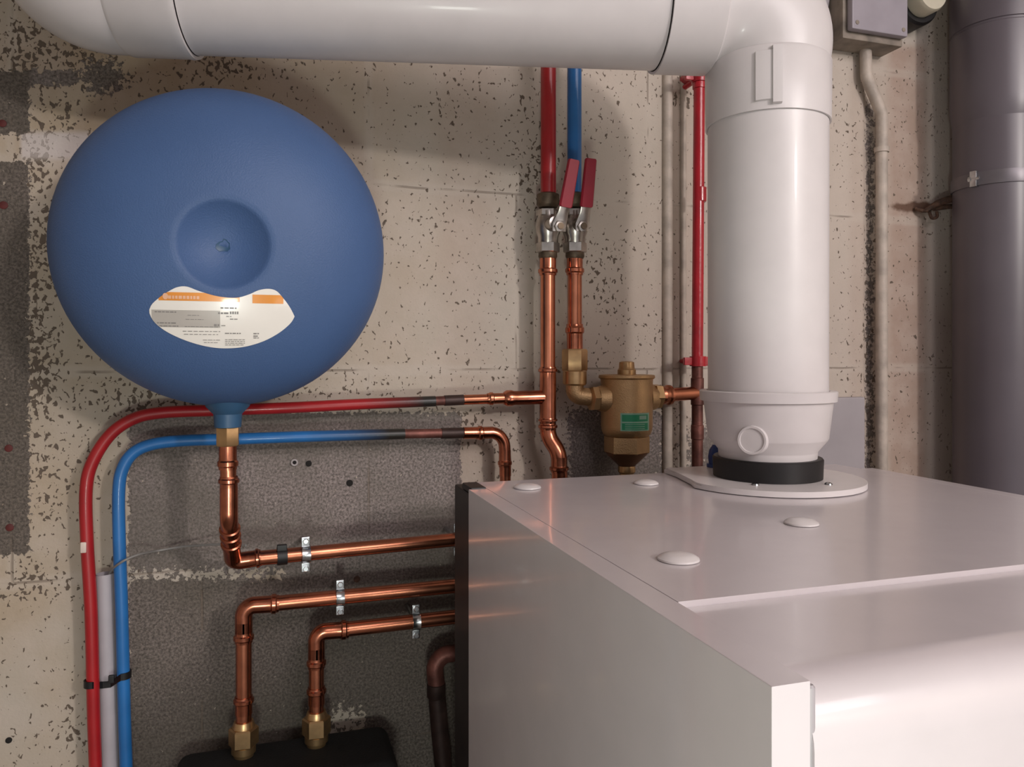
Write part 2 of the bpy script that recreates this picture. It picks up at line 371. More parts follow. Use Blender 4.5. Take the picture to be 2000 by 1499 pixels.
obj('mounting_frame', fr_, M['frame'], bo, label='black mounting frame')
cl = BM(); c = H(925, 945, -.134); box(cl, (BX0+.0025, BYS+.001, BT-.0053), (BX0+.0192, BY1-.002, BT+.0012), .0015)
obj('corner_clip', cl, M['black'], bo, label='black corner clip')
for px, py, rpx in ((1030, 953, 27), (1262, 945, 24), (1325, 1093, 41), (1565, 1023, 33)):
    c = H(px, py, -.1335); r = rpx*(F*.1335/(py-CY))/F
    obj('screw_cap', lathe(BM(), c, UP, [(0, r), (.0012, r*.98), (.0028, r*.8), (.0038, r*.5), (.0042, r*.1)], 36), M['cap'], bo)
FX, FY = .515, .707                          # flue axis
V = Vector((FX, FY, CZ))
pts = []
for k in range(41):
    a = math.radians(150+ (400-150)*k/40); pts.append((FX+.098*math.cos(a), FY+.100*math.sin(a)))
pts = [(.440, .797), (.437, .765), (.425, .712)]+[p for p in pts if p[0] > .4175 and not (p[1] > .71 and p[0] < .45)]+[(.60, .785), (.592, .797)]
fl = obj('flue_flange', prism(BM(), pts, BT+.0009, BT+.0065, .002), M['cap'], bo)
for px, py in ((1475, 948), (1618, 947)):
    c = H(px, py, -.1275); c.z = BT+.0064
    obj('screw', lathe(BM(), c, UP, [(0, .004), (.0015, .0036), (.0025, .0015)], 16), M['zinc'], fl)
# flue seal + adapter
def FL(prof, n=72): return lathe(BM(), V, UP, prof, n)

cap_ = thing('flue_adapter', 'white flared adapter with round test port, between boiler top and tall flue pipe', 'flue adapter', (FX, FY, CZ-.127))
obj('rubber_seal', lathe(BM(), V, UP, [(-.1272, .053), (-.1272, .0565), (-.1075, .0572), (-.106, .056), (-.106, .0505)], 72, cap=False), M['black'], cap_, label='black rubber seal')
obj('adapter_body', FL([(-.1255, .049), (-.112, .0505), (-.1000, .0512), (-.0985, .0515), (-.0865, .0612), (-.0845, .0622), (-.046, .0668), (-.0455, .0705), (-.0355, .0712), (-.0345, .0700), (-.0345, .0636), (-.04, .0632), (-.06, .0625)]), M['flue'], cap_)
vd = Vector((-.588, -.809, 0)); pd = (Matrix.Rotation(math.radians(-13), 3, 'Z') @ vd)
pc = V + pd*.052 + Vector((0, 0, -.083))
tpn = obj('test_port', lathe(BM(), pc, pd, [(0, .0155), (.012, .0152), (.0135, .0142), (.0135, .0122), (.0122, .0118), (.0128, .001)], 40), M['flue'], cap_)
fp = thing('flue_pipe', 'tall upright white flue pipe rising from the adapter on the boiler', 'pipe', (FX, FY, CZ-.05))
obj('pipe_body', FL([(-.0455, .0618), (-.0455, .0621), (.306, .0626), (.306, .0618)]), M['flue'], fp)
# elbow, pivoting on its sharp inner corner
D = Vector((-.9756, .2198, 0)).normalized(); NB = D.cross(UP)
ZA = .372; Rf = .0628
el = thing('flue_elbow', 'white right-angle flue elbow, its collar around the top of the upright pipe', 'pipe elbow', (FX, FY, CZ+.25))
e = BM(); piv = V + D*Rf + UP*(ZA-Rf); rs = []
for k in range(25):
    ph = PI/2*k/24; outd = (-D*math.cos(ph)+UP*math.sin(ph)); sc_ = 1+.13*math.sin(2*ph); R2 = Rf*sc_
    c = piv + outd*R2; rs.append(ring(e, c, outd, NB, R2, 64, rb=Rf))
for i in range(24): bridge(e, rs[i], rs[i+1])
obj('elbow_body', e, M['flue'], el)
obj('collar', lathe(BM(), V, UP, [(.250, .0628), (.250, .0648), (.312, .0654), (.316, .0630)], 72, cap=False), M['flue'], el)
cs = V + UP*ZA + D*Rf
obj('collar', lathe(BM(), cs, D, [(0, .0630), (.002, .0650), (.058, .0650), (.058, .0620)], 72, cap=False), M['flue'], el)
# lock tab on the vertical collar
def sector(bm, a0, a1, z0, z1, r0, r1, n=10):
    ro = []
    for k in range(n+1):
        a = a0+(a1-a0)*k/n; e_ = Vector((math.cos(a), math.sin(a), 0))
        ro.append([bm.verts.new(V+e_*r+UP*z) for r, z in ((r0, z0), (r1, z0+.001), (r1, z1-.001), (r0, z1))])
    for i in range(n): bridge(bm, ro[i], ro[i+1])
    bm.faces.new(ro[0]); bm.faces.new(ro[-1]); return bm
va = math.atan2(-.809, -.588)
def angpx(px): return va + math.asin(max(-1, min(1, (px-1498)/122)))
tb = BM(); sector(tb, angpx(1478), angpx(1524), .258, .309, .064, .0672)
obj('lock_tab', tb, M['flue'], el)
tb = BM(); sector(tb, angpx(1508), angpx(1524), .254, .313, .064, .0690, 5)
obj('lock_rib', tb, M['flue'], el)
# horizontal run and the far elbow
hp = thing('flue_pipe', 'long horizontal white flue pipe crossing the top above the blue vessel', 'pipe', cs+D*.06)
obj('pipe_body', lathe(BM(), cs, D, [(.059, .0605), (.059, .0612), (.539, .0612), (.539, .0605)], 72), M['flue'], hp)
le = thing('flue_elbow', 'white flue elbow turning upward at the far left end of the horizontal flue pipe', 'pipe elbow', cs+D*.54)
c0 = cs+D*.540
obj('collar', lathe(BM(), c0, D, [(0, .0618), (0, .0652), (.004, .066), (.008, .0652), (.062, .0652), (.066, .063)], 72, cap=False), M['flue'], le)
c1 = c0+D*.064
e = BM(); piv = c1 + UP*Rf; rs = []
for k in range(25):
    ph = PI/2*k/24; outd = (-UP*math.cos(ph)+D*math.sin(ph)); R2 = Rf*(1+.05*math.sin(2*ph)); rs.append(ring(e, piv+outd*R2, outd, NB, R2, 64, rb=Rf))
for i in range(24): bridge(e, rs[i], rs[i+1])
obj('elbow_body', e, M['flue'], le)
up = c1+D*Rf+UP*(Rf+.002)
rp = thing('flue_pipe', 'white flue pipe rising to the ceiling from the left flue elbow', 'pipe', up)
obj('pipe_body', lathe(BM(), up, UP, [(0, .0618), (CEIL-up.z, .0618)], 48), M['flue'], rp)
# blue stopper behind the flue foot
bc = Vector((.503, .783, BT+.0067))
bs = thing('blue_stopper', 'small dark blue plastic stopper behind the left foot of the flue adapter', 'stopper', bc)
obj('stopper_body', lathe(BM(), bc, UP, [(0, .010), (.012, .0115), (.02, .010), (.026, .006)], 24), M['bluecap'], bs)
obj('flange_ring', lathe(BM(), bc, UP, [(0, .0095), (0, .0130), (.004, .0130), (.004, .0095)], 24, cap=False), M['bluecap'], bs)

# ---------------------------------------------------------------- expansion vessel
TR, TA = .1650, .098
tcn = P(443, 490, .868)
tv = thing('expansion_vessel', 'round blue steel expansion vessel with a dished centre, on the wall', 'expansion vessel', tcn)
axis = Vector((.02, -1, -.07)).normalized(); tax = Vector((0, 0, 1)); tX = (-axis).cross(tax); tX = Vector((1, 0, 0)); tX = (tX-axis*tX.dot(axis)).normalized(); tZ = tX.cross(-axis).normalized()
if tZ.z < 0: tZ = -tZ
DR = .0425
def tprof(r):
    y = TA*max(0, 1-(r/TR)**2.35)**(1/2.25)
    if r < DR: 
        t = r/DR; y = y0_ - .019*(1-t**2)**1.0 - .001
    elif r < DR+.006: t = (r-DR)/.006; y = y0_-.001 + (y-y0_+.001)*t*t*(3-2*t)
    return y
y0_ = TA*(1-(DR/TR)**2.35)**(1/2.25)
rs_ = [.0005, .002, .004, .006, .008, .010]+list(np.linspace(.012, DR, 12))+[DR+k*.0012 for k in range(1, 6)]+[.056, .065]+[TR*math.sin(t) for t in np.linspace(math.asin(.072/TR), PI/2, 44)]
t = BM(); n = 112; rows = []
def tsurf(r, ang, off=0):
    y = tprof(r)
    if r < .012:                             # the puckered dent in the middle
        y -= .0022*math.exp(-((r*math.cos(ang)+.001)/.0042)**2-((r*math.sin(ang)+.0025)/.0028)**2)
    return tcn + tX*(r*math.cos(ang))+tZ*(r*math.sin(ang)) + axis*(y+off)
for r in rs_: rows.append([t.verts.new(tsurf(r, 2*PI*i/n)) for i in range(n)])
for r in reversed(rs_[:-1]):
    y = TA*max(0, 1-(r/TR)**2.35)**(1/2.25)
    rows.append([t.verts.new(tcn+tX*(r*math.cos(2*PI*i/n))+tZ*(r*math.sin(2*PI*i/n))-axis*y) for i in range(n)])
for i in range(len(rows)-1): bridge(t, rows[i], rows[i+1])
t.faces.new(rows[0]); t.faces.new(rows[-1])
obj('vessel_body', t, M['tank'], tv, angle=60)
dn = BM(); bl_ = [(0, .0046), (.5, .0055), (.9, .0050), (1.25, .0062), (1.7, .0070), (2.0, .0048), (2.5, .0060), (3.0, .0078), (3.5, .0085), (4.0, .0072), (4.6, .0052), (5.2, .0058), (5.8, .0056)]
dv = [dn.verts.new(tsurf(r, a, .0004)) for a, r in bl_]; dc = dn.verts.new(tsurf(.0005, 0, -.0012))
for i in range(len(dv)): dn.faces.new((dv[i], dv[(i+1) % len(dv)], dc))
obj('centre_dimple', dn, M['tankdark'], tv, label='dark pucker in the dished centre')
# label: columns of quads lying on the vessel
SC = .000462
LBX, LBZ = -.4, 475
def tip(px, py, off):
    a = (px-432)*SC; bz = (475-py)*SC*LZ; r = math.hypot(a, bz); return tsurf(r, math.atan2(bz, a), off)
LZ = 1.06
top = [(290, 603), (296, 592), (312, 578), (330, 566), (345, 559), (362, 558), (385, 566), (420, 575), (455, 577), (480, 570), (500, 561), (520, 558), (535, 562), (548, 575), (562, 593), (572, 611)]
bot = [(290, 610), (295, 622), (307, 635), (328, 649), (360, 663), (395, 673), (430, 677), (470, 674), (508, 663), (540, 646), (561, 629), (569, 619), (572, 613)]
top = [(p.x, p.y) for p in smooth_path([(a, b_, 0) for a, b_ in top], 5)]; bot = [(p.x, p.y) for p in smooth_path([(a, b_, 0) for a, b_ in bot], 5)]
fi = lambda x, T: float(np.interp(x, [p[0] for p in T], [p[1] for p in T]))
def strip(bm, x0, x1, ft, fb, off, nx_=40, ny=8):
    g = []
    for i in range(nx_+1):
        x = x0+(x1-x0)*i/nx_; a, b_ = ft(x), fb(x)
        g.append([bm.verts.new(tip(x, a+(max(b_, a+.01)-a)*j/ny, off)) for j in range(ny+1)])
    for i in range(nx_):
        for j in range(ny): bm.faces.new((g[i][j], g[i+1][j], g[i+1][j+1], g[i][j+1]))
    return bm
lb = BM(); strip(lb, 290, 572, lambda x: fi(x, top), lambda x: fi(x, bot), .0006, 90, 14)
lab = obj('vessel_label', lb, M['label'], tv, label='white label with orange band')
ob = BM(); strip(ob, 308, 462, lambda x: max(fi(x, top), 569), lambda x: max(585, fi(x, top)), .0009, 50, 3); strip(ob, 487, 549, lambda x: max(fi(x, top), 570), lambda x: 587, .0009, 20, 3)
obj('orange_band', ob, M['orange'], lab)
gb = BM(); strip(gb, 294, 424, lambda x: 603, lambda x: min(636, fi(x, bot)-1), .0009, 30, 6); obj('grey_table', gb, M['lgrey'], lab)
tx = BM(); random.seed(3)
def words(x0, x1, y, h, off=.0012, wmin=3, wmax=9, gap=1.6):
    x = x0
    while x < x1-2:
        w_ = min(random.uniform(wmin, wmax), x1-x); strip(tx, x, x+w_, lambda q: y, lambda q: y+h, off, 2, 1); x += w_+gap
words(300, 342, 606, 1.8); words(304, 342, 627, 2.2); words(308, 344, 633, 1.8); words(362, 384, 612, 1); words(358, 392, 620, 1)
words(356, 420, 634, 1); words(412, 422, 629, 4); words(425, 458, 596, 2.6); words(420, 440, 606, 3); words(443, 461, 604, 5, wmin=2, wmax=4)
words(436, 446, 613, 1.4); words(443, 461, 618, 1.8); words(426, 434, 631, 1.4); words(352, 424, 643, 1, gap=2.4); words(354, 420, 649, 1, gap=2.4)
words(390, 424, 660, 1); words(392, 422, 665, 1); words(433, 464, 646, 1.8)
for yy in (659, 662.5, 666, 669.5): words(433, 472, yy, 1.1, gap=1.4)
words(489, 500, 646, 2.2); words(489, 500, 651, 2.2); words(489, 500, 655, 1.6)
obj('small_print', tx, M['ink'], lab)
tx = BM(); words(326, 386, 575.5, 6, .0013, 3.5, 6.5, 1.8)
sp = []
obj('band_lettering', tx, M['pink'], lab)
cm = BM(); cc = tip(321, 577, .0013)
g = [cm.verts.new(tip(321+5.2*math.cos(a*PI/10), 577+6.2*math.sin(a*PI/10), .0014)) for a in range(20)]; cm.faces.new(g)
obj('round_emblem', cm, M['pink'], lab)
# neck and socket
nk = P(445, 800, .868); nk0 = P(446, 772, .868)
obj('neck', lathe(BM(), (nk.x, nk.y, nk0.z), -UP, [(0, .026), (.012, .022), (.020, .0145), (.034, .0135), (.0345, .010)], 36), M['tankdark'], tv)
nzt = nk0.z-.033

# ---------------------------------------------------------------- copper from the vessel
Yt = nk.y; xt = nk.x; rt = .0083
def bend_fit(parent, pts, r, bend, L=.022, m='copper2', ends=(1, 1)):
    """elbow fitting: bent body plus a beaded socket at each open end"""
    b = BM(); tube(b, pts, r*1.1, 28, bend, nb=12)
    p = [Vector(q) for q in pts]
    if ends[0]: sleeve(b, p[0], (p[0]-p[1]), r, L)
    if ends[1]: sleeve(b, p[-1], (p[-1]-p[-2]), r, L)
    return obj('elbow_fitting', b, M[m], parent)
vp = thing('copper_pipe', 'copper pipe from the blue vessel down and right, behind the boiler', 'pipe', (xt, Yt, nzt-.02))
obj('union_nut', hexnut(BM(), (xt, Yt, nzt), -UP, .021, .0125, .3), M['brass'], vp, label='brass union nut')
a0 = Vector((xt, Yt, nzt-.018)); a1 = P(447, 1012, Yt)
b_ = BM(); tube(b_, [a0, a1], rt, 28); obj('pipe_length', b_, M['copper'], vp)
b_ = BM(); sleeve(b_, a0-UP*.002, -UP, rt, .026); obj('socket', b_, M['copper2'], vp)
e0 = P(447, 975, Yt); e1 = P(448, 1022, Yt); e2 = P(455, 1098, .915); e3 = P(488, 1093, .915)
b_ = BM(); pth = [e0+UP*.012, P(447, 1016, Yt), e2, e3]; tube(b_, pth, rt*1.12, 28, [0, .02, .022, 0], nb=12)
sleeve(b_, e0+UP*.004, UP, rt, .02); sleeve(b_, e3+(e2-e3).normalized()*.004, (e3-e2), rt, .016)
dm = (e2-pth[1]).normalized()
for t_m in (.18, .34, .52): lathe(b_, pth[1]+(e2-pth[1])*t_m, dm, [(0, rt*1.1), (.001, rt*1.32), (.004, rt*1.32), (.005, rt*1.1)], 28, cap=False)
obj('elbow_fitting', b_, M['copper2'], vp)
h0 = P(484, 1093, .915); h1 = P(915, 1052, .935)
b_ = BM(); tube(b_, [h0, h1, h1+Vector((.03, 0, 0))], rt, 28, .01); obj('pipe_length', b_, M['copper'], vp)

# ---------------------------------------------------------------- two lower copper runs on the black manifold cover
Ym = .933; rm = .0088
MT = CZ-.456
def run(label, xv, ytop, xh, yh, xe, ye, ybase):
    base = P(xv+4, ybase, Ym); base.z = MT
    t_ = thing('copper_pipe', label, 'pipe', base)
    xb = P(xv, ytop, Ym)
    v0 = Vector((xb.x, Ym, MT+.036)); corner = P(xv-1, yh+3, Ym); corner.x = xb.x
    eh = P(xh, yh, Ym); ev = P(xv, ytop, Ym); ev.x = xb.x
    b = BM(); tube(b, [v0, ev], rm, 28); obj('pipe_length', b, M['copper'], t_)
    b = BM(); tube(b, [ev, corner, eh], rm*1.1, 28, .028, nb=14)
    sleeve(b, ev+UP*.012, -UP, rm, .024); sleeve(b, eh-(eh-corner).normalized()*.010, (eh-corner), rm, .024); obj('elbow_fitting', b, M['copper2'], t_)
    h = P(xe, ye, Ym+.005); b = BM(); tube(b, [eh, h, h+Vector((.03, 0, -.001))], rm, 28, .01); obj('pipe_length', b, M['copper'], t_)
    b = BM(); sleeve(b, v0+UP*.016-UP*.004, UP, rm, .02); obj('socket', b, M['copper2'], t_)
    p0 = Vector((xb.x, Ym, MT))
    obj('brass_union', lathe(BM(), p0, UP, [(0, .011), (.004, .0115), (.0045, .0135), (.012, .0135), (.0125, .0125)], 30), M['brass'], t_)
    obj('union_nut', hexnut(BM(), p0+UP*.012, UP, .021, .0165, .2), M['brass'], t_)
    obj('union_collar', lathe(BM(), p0+UP*.032, UP, [(0, .0125), (.004, .0120), (.008, .0105)], 30), M['brass'], t_)
    return t_
run('copper pipe elbowing right from the left brass union on the black cover', 476, 1235, 520, 1181, 930, 1141, 1478)
run('copper pipe elbowing right from the right brass union on the black cover', 618, 1285, 657, 1232, 935, 1200, 1458)
# black insulation cover of the manifold
x0 = P(335, 1480, .90).x; x1 = P(764, 1440, .93).x
mc = thing('manifold_cover', 'matt black foam manifold cover under the two brass unions, at bottom edge', 'insulation cover', ((x0+x1)/2, .91, MT-.32))
obj('cover_shell', box(BM(), (x0, .862, MT-.32), (x1, .966, MT), .014, 4), M['blackfoam'], mc)
obj('cover_rib', box(BM(), (x0+.02, .852, MT-.30), (x1-.02, .864, MT-.05), .004), M['blackfoam'], mc)
for xx in (x0+.06, x1-.06): obj('wall_support', box(BM(), (xx-.015, .960, MT-.25), (xx+.015, .9995, MT-.05)), M['black'], mc)

# dark old pipe beside the boiler
dp = thing('old_pipe', 'dull dark brown pipe bending down just left of the boiler', 'pipe', P(866, 1499, .945)-UP*.2)
q = [P(960, 1268, .945), P(880, 1280, .945), P(850, 1305, .945), P(856, 1420, .945), P(868, 1499, .945)]; q.append(q[-1]-UP*.5)
obj('pipe_bend', tube(BM(), [q[0], P(846, 1281, .945), P(853, 1345, .945)], PR(33, 860, .945), 28, .028, nb=12), M['oldcopper'], dp)
obj('pipe_length', tube(BM(), [P(852, 1340, .945), P(858, 1420, .945), P(866, 1499, .945), q[-1]], PR(34, 860, .945), 28), M['darkcopper'], dp)
obj('socket', lathe(BM(), P(852, 1335, .945), -UP, [(0, .0105), (.001, .0118), (.016, .0118), (.018, .0105)], 28), M['darkcopper'], dp)

# ---------------------------------------------------------------- left pair of plastic pipes
def mainpipe(name, label, mname, mburn, path, r, xs_):
    pts = smooth_path(path, 10); t_ = thing(name, label, 'pipe', pts[0]); 
    obj('pipe_length', tube(BM(), pts, r, 24), M[mburn], t_); return t_
Yr = .965
rp_pts = [P(188, 1560, Yr)-UP*.75, P(188, 1560, Yr)-UP*.12, P(188, 1560, Yr), P(183, 1400, Yr), P(178, 1200, Yr), P(170, 1060, Yr), P(168, 960, Yr), P(180, 905, Yr), P(215, 850, Yr), P(262, 818, Yr), P(320, 806, Yr), P(420, 802, Yr), P(560, 797, Yr), P(700, 790, Yr), P(850, 784, Yr)]
rmn = mainpipe('red_pipe', 'red plastic heating pipe, outer one of the curved pair on the left', 'redpipe', 'redburnt', rp_pts, .0068, 0)
obj('scuff_mark', obox(BM(), P(163, 1070, Yr-.0062), RT, OUT, UP, .006, .003, .012, .001), M['scuff'], rmn, label='pale scuff in the red coating')
obj('end_pipe', tube(BM(), [P(846, 784, Yr), P(912, 781, Yr)], .0060, 24), M['oldcopper'], rmn, label='bare tarnished copper end')
obj('end_sleeve', tube(BM(), [P(868, 783, Yr), P(905, 781.3, Yr)], .0068, 24), M['darkcopper'], rmn)
bl_pts = [P(248, 1560, Yr)-UP*.75, P(248, 1560, Yr)-UP*.12, P(248, 1560, Yr), P(243, 1400, Yr), P(238, 1200, Yr), P(233, 1060, Yr), P(232, 960, Yr), P(240, 915, Yr), P(262, 884, Yr), P(300, 868, Yr), P(360, 861, Yr), P(460, 858, Yr), P(600, 853, Yr), P(790, 848, Yr)]
bmn = mainpipe('blue_pipe', 'blue plastic heating pipe, inner one of the curved pair on the left', 'bluepipe', 'blueburnt', bl_pts, .0068, 0)
obj('end_pipe', tube(BM(), [P(786, 848, Yr), P(908, 846, Yr)], .0060, 24), M['oldcopper'], bmn, label='bare tarnished copper end')
obj('end_sleeve', tube(BM(), [P(862, 847, Yr), P(904, 846, Yr)], .0070, 24), M['darkcopper'], bmn)
# white conduit between them
cb = P(214, 1560, .975)-UP*.75
wc = thing('conduit', 'pale grey open-ended conduit standing between the red and blue pipes', 'conduit', cb)
cp = [P(204, 1121, .978), P(208, 1250, .978), P(213, 1400, .978), P(216, 1560, .978), cb]
b_ = BM(); tube(b_, cp, .0098, 24, cap=False); tube(b_, cp[:2], .0084, 24, cap=False)
obj('conduit_body', b_, M['conduit'], wc)
# wire
wr = thing('wire', 'thin grey wire arching from the conduit top to the copper elbow', 'wire', P(215, 1122, .975))
obj('wire_strand', tube(BM(), smooth_path([P(207, 1160, .978), P(213, 1122, .975), P(235, 1100, .951), P(270, 1084, .957), P(310, 1076, .985), P(360, 1068, .98), P(425, 1064, .96), P(480, 1066, .93)], 8), .0013, 10), M['wire'], wr)
# black cable tie round the three
ct = thing('cable_tie', 'black cable tie binding red pipe, conduit and blue pipe low on the left', 'cable tie', P(213, 1326, .96))
def strap(pts, wdt, th):                    # closed band following pts (in the level plane), height wdt
    b = BM(); n_ = len(pts); R_ = []
    c = sum(pts, Vector())/n_
    for p in pts:
        i_ = len(R_); tn = pts[(i_+1) % n_]-pts[i_-1]; tn.z = 0; o_ = tn.normalized().cross(UP); o_ = o_ if o_.dot(p-c) > 0 or abs(o_.y) > .5 else -o_
        if abs(o_.y) > .5 and o_.y*(p.y-.9665) < 0: o_ = -o_
        R_.append([b.verts.new(p+o_*a+UP*z) for a, z in ((0, -wdt/2), (th, -wdt/2), (th, wdt/2), (0, wdt/2))])
    for i in range(n_): bridge(b, R_[i], R_[(i+1) % n_])
    return b
cA = P(181, 1334, Yr); cB = P(240, 1318, Yr); sp_ = []
for k in range(17): a = PI/2+PI*k/16; sp_.append(cA+Vector((math.cos(a)*.0075, math.sin(a)*.0075, 0)))
mid = P(212, 1331, .978); sp_ += [mid+Vector((-.004, -.0105, 0)), mid+Vector((.004, -.0105, 0))]
for k in range(17): a = -PI/2+PI*k/16; sp_.append(cB+Vector((math.cos(a)*.0075, math.sin(a)*.0075, 0)))
sp_ += [mid+Vector((.004, .0102, 0)), mid+Vector((-.004, .0102, 0))]
obj('tie_band', strap(sp_, .0075, .0015), M['black'], ct)
obj('tie_head', obox(BM(), cB+Vector((-.010, -.010, 0)), RT, OUT, UP, .006, .004, .009, .001), M['black'], ct)
ct = thing('cable_tie', 'black cable tie wrapped on the copper pipe right of its elbow below the vessel', 'cable tie', P(541, 1086, .915))
hd = (h1-h0).normalized(); pc2 = h0+(h1-h0)*.141
b_ = BM(); lathe(b_, pc2-hd*.0055, hd, [(0, rt), (0, rt+.0018), (.011, rt+.0018), (.011, rt)], 28, cap=False); obj('tie_band', b_, M['black'], ct)
obj('tie_head', obox(BM(), pc2+Vector((0, -.004, .0105)), RT, OUT, UP, .011, .007, .007, .001), M['black'], ct)

# ---------------------------------------------------------------- zinc pipe brackets
def bracket(label, px, py, Y, r, dirn):
    c = P(px, py, Y); t_ = thing('pipe_bracket', label, 'pipe bracket', (c.x, .999, c.z), 'zinc pipe brackets on the copper runs')
    b = BM(); lathe(b, c-dirn*.0048, dirn, [(0, r+.0003), (0, r+.0022), (.003, r+.0016), (.0066, r+.0016), (.0096, r+.0022), (.0096, r+.0003)], 28, cap=False)
    obj('ring_clamp', b, M['zinc'], t_)
    for s in (1, -1):
        p = c+UP*s*(r+.0065)
        obj('clamp_lug', obox(BM(), p, dirn, OUT, UP, .0095, .005, .011, .001), M['zinc'], t_)
        sb = BM(); lathe(sb, p+OUT*.002+UP*s*.001, OUT, [(0, .0035), (.0035, .0035), (.0042, .0028)], 6)
        lathe(sb, p-OUT*.0025+UP*s*.001, -OUT, [(0, .002), (.006, .002)], 12)
        obj('clamp_screw', sb, M['zinc'], t_)
    b = BM(); lathe(b, c+Vector((0, r, 0)), -OUT, [(0, .0045), (.006, .0045), (.0062, .003), (.999-c.y-r, .003)], 16); obj('wall_rod', b, M['zinc'], t_)
bracket('zinc ring bracket on the uppermost horizontal copper run', 597, 1083, .918, rt, hd)
bracket('zinc ring bracket on the middle horizontal copper run', 664, 1167, .934, rm, Vector((1, 0, .002)).normalized())
bracket('zinc ring bracket on the lowest horizontal copper run', 812, 1214, .936, rm, Vector((1, 0, .002)).normalized())
bracket('zinc ring bracket half hidden at the boiler edge, on the uppermost copper run', 893, 1054, .935, rt, hd)

# ---------------------------------------------------------------- upper red and blue pipes, valves
Yv = .955
for nm, px, lab_, mm, wpx, yb in (('red_pipe', 1070, 'straight red pipe dropping from under the white flue into the left valve', 'redpipe', 30, 384), ('blue_pipe', 1121, 'straight blue pipe dropping from under the white flue into the right valve', 'bluepipe', 28, 382)):
    p = P(px+1, yb, Yv); tpz = Vector((p.x, Yv, CEIL)); t_ = thing(nm, lab_, 'pipe', p)
    obj('pipe_length', tube(BM(), [p, tpz], PR(wpx, px, Yv), 28), M[mm], t_)
def valve(label, px, lean, lever):
    c = P(px, 442, Yv); t_ = thing('ball_valve', label, 'valve', P(px, 500, Yv)); k = PR(2, px, Yv)
    Z = lambda y: P(px, y, Yv).z
    obj('top_nut', lathe(BM(), (c.x, Yv, Z(378)), -UP, [(0, 17*k), (3*k, 22*k), (22*k, 22*k), (25*k, 20*k), (28*k, 18*k)], 28), M['dull'], t_, label='dull brown brass top nut')
    obj('valve_body', lathe(BM(), (c.x, Yv, Z(412)), -UP, [(0, 18*k), (2*k, 20*k), (10*k, 20*k), (14*k, 21*k), (20*k, 23.5*k), (32*k, 25*k), (44*k, 23.5*k), (52*k, 20*k), (64*k, 20*k), (68*k, 18*k)], 30), M['nickel'], t_)
    obj('body_hex', hexnut(BM(), (c.x, Yv, Z(474)), -UP, 20*k, 23*k, .1), M['nickel'], t_)
    obj('body_hex', hexnut(BM(), (c.x, Yv, Z(410)), -UP, 13*k, 22.5*k, .1), M['nickel'], t_)
    obj('bottom_ring', lathe(BM(), (c.x, Yv, Z(492)), -UP, [(0, 18*k), (10*k, 18.5*k), (14*k, 16*k)], 28), M['dull'], t_, label='dull brass bottom ring')
    s0 = Vector((c.x, Yv-.010, c.z))
    st = obj('stem_housing', lathe(BM(), s0, OUT, [(0, .0100), (.012, .0092), (.018, .0085), (.0185, .006)], 24), M['nickel'], t_)
    lv0 = P(lever[0], lever[1], .922); l1 = P(lever[2], lever[3], .920); l2 = P(lever[4], lever[5], .912); l3 = P(lever[6], lever[7], .902)
    b = BM()
    def flat(b, pts, w_, th):
        R_ = []
        for i, p in enumerate(pts):
            tn = (pts[min(i+1, len(pts)-1)]-pts[max(0, i-1)]).normalized(); sd = tn.cross(OUT).normalized(); o_ = sd.cross(tn).normalized()
            ww = w_[i] if isinstance(w_, (list, tuple)) else w_
            R_.append([b.verts.new(p+sd*a*ww/2+o_*c_*th/2) for a, c_ in ((-1, -.4), (-.8, -1), (.8, -1), (1, -.4), (1, .4), (.8, 1), (-.8, 1), (-1, .4))])
        for i in range(len(R_)-1): bridge(b, R_[i], R_[i+1])
        b.faces.new(R_[0]); b.faces.new(R_[-1]); return b
    flat(b, [lv0-UP*.006, lv0+UP*.002, l1, l2+(l3-l2)*.2], [.018, .019, .014, .014], .0025)
    lvo = obj('lever', b, M['nickel'], t_)
    gr = flat(BM(), [l2, l2+(l3-l2)*.03, l3-(l3-l2)*.03, l3], [.0145, .0175, .0155, .013], .0065)
    obj('lever_grip', gr, M['grip'], lvo, label='red plastic grip')
    hn = BM(); hexnut(hn, lv0+Vector((0, -.001, 0)), OUT, .0045, .0078); obj('lever_nut', hn, M['nickel'], lvo)
    sb = BM(); lathe(sb, lv0+Vector((0, -.0050, 0)), OUT, [(0, .0045), (.002, .0043), (.0021, .001)], 18); obj('stem_end', sb, M['dull'], lvo)
    return t_
valve('nickel ball valve under the red pipe, red lever leaning right', 1070, 0, (1092, 443, 1100, 415, 1104, 405, 1121, 312))
valve('nickel ball valve under the blue pipe, red lever nearly upright', 1123, 0, (1137, 443, 1143, 415, 1145, 405, 1154, 310))

# ---------------------------------------------------------------- copper risers
rr1 = PR(29, 1070, Yv)
r1 = thing('copper_pipe', 'upright copper riser with side tee, below the left valve', 'pipe', P(1070, 505, Yv)-UP*.6)
xr = P(1070, 505, Yv).x
Zr = lambda y: P(1070, y, Yv).z
obj('pipe_length', tube(BM(), [(xr, Yv, Zr(500)), (xr, Yv, Zr(740))], rr1, 28), M['copper'], r1)
b_ = BM(); sleeve(b_, (xr, Yv, Zr(503)), -UP, rr1*1.02, .024); obj('socket', b_, M['copper2'], r1)
b_ = BM(); tube(b_, [(xr, Yv, Zr(738)), (xr, Yv, Zr(822))], rr1*1.12, 28)
sleeve(b_, (xr, Yv, Zr(745)), UP, rr1, .019); sleeve(b_, (xr, Yv, Zr(812)), -UP, rr1, .019)
bl = P(930, 780, Yr-.003); br = Vector((xr, Yv, Zr(776))); lathe(b_, br, bl-br, [(0, rr1*.95), (.046, rr1*.95), (.050, rr1*1.08), (.056, rr1*1.08), (.060, rr1*.85)], 28)
obj('tee_fitting', b_, M['copper2'], r1)
